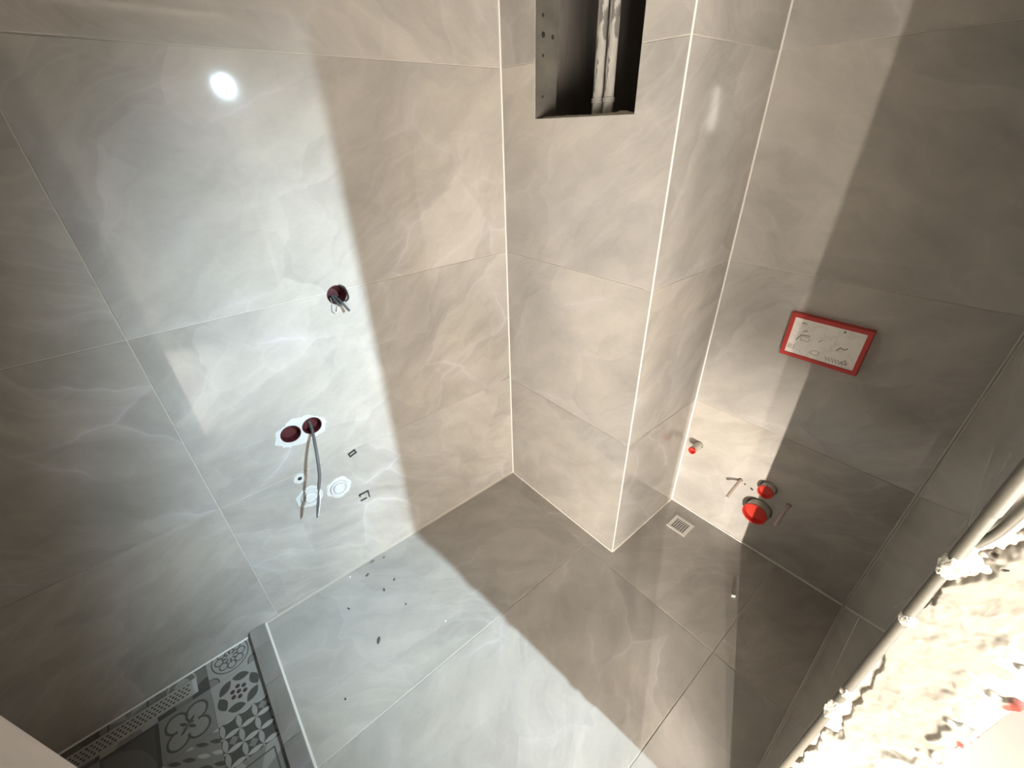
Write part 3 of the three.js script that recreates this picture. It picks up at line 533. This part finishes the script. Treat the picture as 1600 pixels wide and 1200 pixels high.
{
  const t = thing('shower_channel', 'long perforated metal shower channel beside left wall', 'drain', [0.0605, SY, 1.53]);
  const L = 0.62, s = rectShape(-0.026, -L, 0.026, 0);
  for (let r = 0; r < 4; r++) for (let k = 0; k < 46; k++) { const u = (r - 1.5) * 0.0105, v = -0.012 - k * 0.013 - (r % 2) * 0.0065, p = new THREE.Path(); p.moveTo(u - 0.0028, v - 0.0036); p.lineTo(u - 0.0028, v + 0.0036); p.lineTo(u + 0.0028, v + 0.0036); p.lineTo(u + 0.0028, v - 0.0036); p.closePath(); s.holes.push(p); }
  const g = new THREE.ExtrudeGeometry(s, { depth: 0.002, bevelEnabled: false }); g.rotateX(-HALF); g.translate(0, 0.003, 0); mesh('grate', g, steel, t);
  mesh('channel', boxGeo(-0.0255, 0.0255, 0, 0.001, 0.001, L - 0.001), mat(lin(0.05, 0.05, 0.048), 0.7), t);
  mesh('side_rail', boxGeo(-0.0275, -0.0255, 0, 0.005, 0, L), steel, t); mesh('side_rail', boxGeo(0.0255, 0.0275, 0, 0.005, 0, L), steel, t);
  mesh('end_plate', boxGeo(-0.0275, 0.0275, 0, 0.0055, -0.012, 0), whitePl, t);
}

// ------------------------------------------------------------------ conduit along the reveal, with dabs of plaster
{
  const pvc = mat(lin(0.10, 0.09, 0.07), 0.6);
  const a = thing('conduit', 'upper length of beige conduit along the door reveal', 'conduit', [1.447, 0, JZ + 0.002], 0, 'conduit along the reveal');
  mesh('tube', tube([[0, 1.245, 0.002], [0.0005, 1.5, 0.001], [0, 1.8, 0], [0, 2.1, 0]], 0.0082), pvc, a);
  const b = thing('conduit', 'lower length of beige conduit along the door reveal', 'conduit', [1.447, 0, JZ + 0.001], 0, 'conduit along the reveal');
  mesh('tube', tube([[0, 0.005, 0], [-0.001, 0.3, 0.001], [0.0005, 0.6, -0.001], [-0.0005, 0.9, 0.001], [0, 1.1, 0], [0.0, 1.244, 0.001]], 0.0072, 80), pvc, b);
  const so = new THREE.SphereGeometry(0.0074, 16, 12); so.translate(0, 1.244, 0.001); mesh('rounded_end', so, pvc, b);
  const c = thing('conduit', 'thin beige tube forking off behind the conduit joint', 'conduit', [1.458, 0, JZ - 0.004]);
  mesh('tube', tube([[-0.004, 1.19, 0.002], [0.003, 1.215, 0.001], [0.007, 1.245, -0.002], [0.011, 1.29, -0.006]], 0.005), pvc, c);
  const dab = mat(lin(0.44, 0.415, 0.355), 0.95);
  const dabs = [[1.148, 0.021, 0.012, 'biggest plaster dab holding the conduit, just below its fork'], [1.030, 0.012, 0.010, 'small plaster dab on the conduit, second from the fork'], [0.752, 0.03, 0.011, 'long plaster dab on the lower conduit, lowest in view'], [0.812, 0.012, 0.009, 'smallest plaster dab on the lower conduit']];
  dabs.forEach(([y, h, w, l], i) => {
    const t = thing('plaster_dab', l, 'plaster', [1.449, y, JZ + 0.003], 0, 'plaster dabs on the conduit');
    const g = new THREE.IcosahedronGeometry(1, 5), p = g.attributes.position;
    for (let k = 0; k < p.count; k++) { const v = new THREE.Vector3().fromBufferAttribute(p, k), n = 1 + 0.5 * fbm(v.x * 1.4 + i * 5, v.y * 1.4, v.z * 1.4, 3) + 0.15 * N(v.x * 6, v.y * 6, v.z * 6 + i); p.setXYZ(k, v.x * w * n, v.y * h * n, v.z * 0.009 * n); }
    g.computeVertexNormals(); mesh('lump', g, dab, t);
  });
}

// ------------------------------------------------------------------ crumbs of rubble on the floor
{
  const darkC = mat(lin(0.10, 0.095, 0.085), 0.9), paleC = mat(lin(0.8, 0.78, 0.74), 0.8), brownC = mat(lin(0.2, 0.16, 0.11), 0.9);
  const list = [
    [0.353, 0.966, 0.012, 0.005, 0.004, 0.6, darkC, 'largest dark crumb, alone in the middle of the lit floor'],
    [0.065, 0.884, 0.009, 0.0035, 0.003, 1.1, darkC, 'long dark crumb near the lit wall foot'],
    [0.176, 0.86, 0.006, 0.004, 0.003, 0.2, darkC, 'small dark crumb with a tail right of the long crumb'],
    [0.162, 0.806, 0.0055, 0.003, 0.003, 0.9, darkC, 'small dark crumb nearest the shadow edge'],
    [0.157, 1.004, 0.0065, 0.0028, 0.0025, -0.5, darkC, 'thin dark crumb between wall and largest crumb'],
    [0.292, 0.821, 0.004, 0.003, 0.002, 0.4, darkC, 'tiny dark speck in the middle of the lit floor tile'],
    [0.457, 1.136, 0.004, 0.003, 0.002, 0.0, darkC, 'tiny dark speck lowest on the lit floor'],
    [0.016, 0.838, 0.009, 0.003, 0.003, 1.4, brownC, 'flat brown crumb touching the wall foot'],
    [0.030, 0.79, 0.005, 0.0035, 0.003, 1.0, brownC, 'small brown crumb by the wall foot near the shadow'],
    [0.024, 0.945, 0.004, 0.003, 0.003, 0.2, paleC, 'small white crumb by the lit wall foot'],
    [0.457, 0.737, 0.003, 0.003, 0.002, 0.2, paleC, 'tiny white speck beside the shadow edge'],
    [1.139, -0.197, 0.009, 0.0045, 0.005, -0.9, paleC, 'white plaster crumb on the dim floor near the drain']];
  list.forEach(([x, z, l, w, h, a, m, lab], i) => {
    const t = thing('rubble_crumb', lab, 'crumb', [x, 0, z], -a, 'rubble crumbs on the floor');
    const g = new THREE.IcosahedronGeometry(1, 2), p = g.attributes.position;
    for (let k = 0; k < p.count; k++) { const v = new THREE.Vector3().fromBufferAttribute(p, k), n = 1 + 0.6 * N(v.x * 1.6 + i * 3.1, v.y * 1.6, v.z * 1.6 + i); p.setXYZ(k, v.x * l * n, Math.max(0, v.y * h * n + h * 0.6), v.z * w * n); }
    g.computeVertexNormals(); mesh('chip', g, m, t);
  });
}
renderer.render(scene, camera);
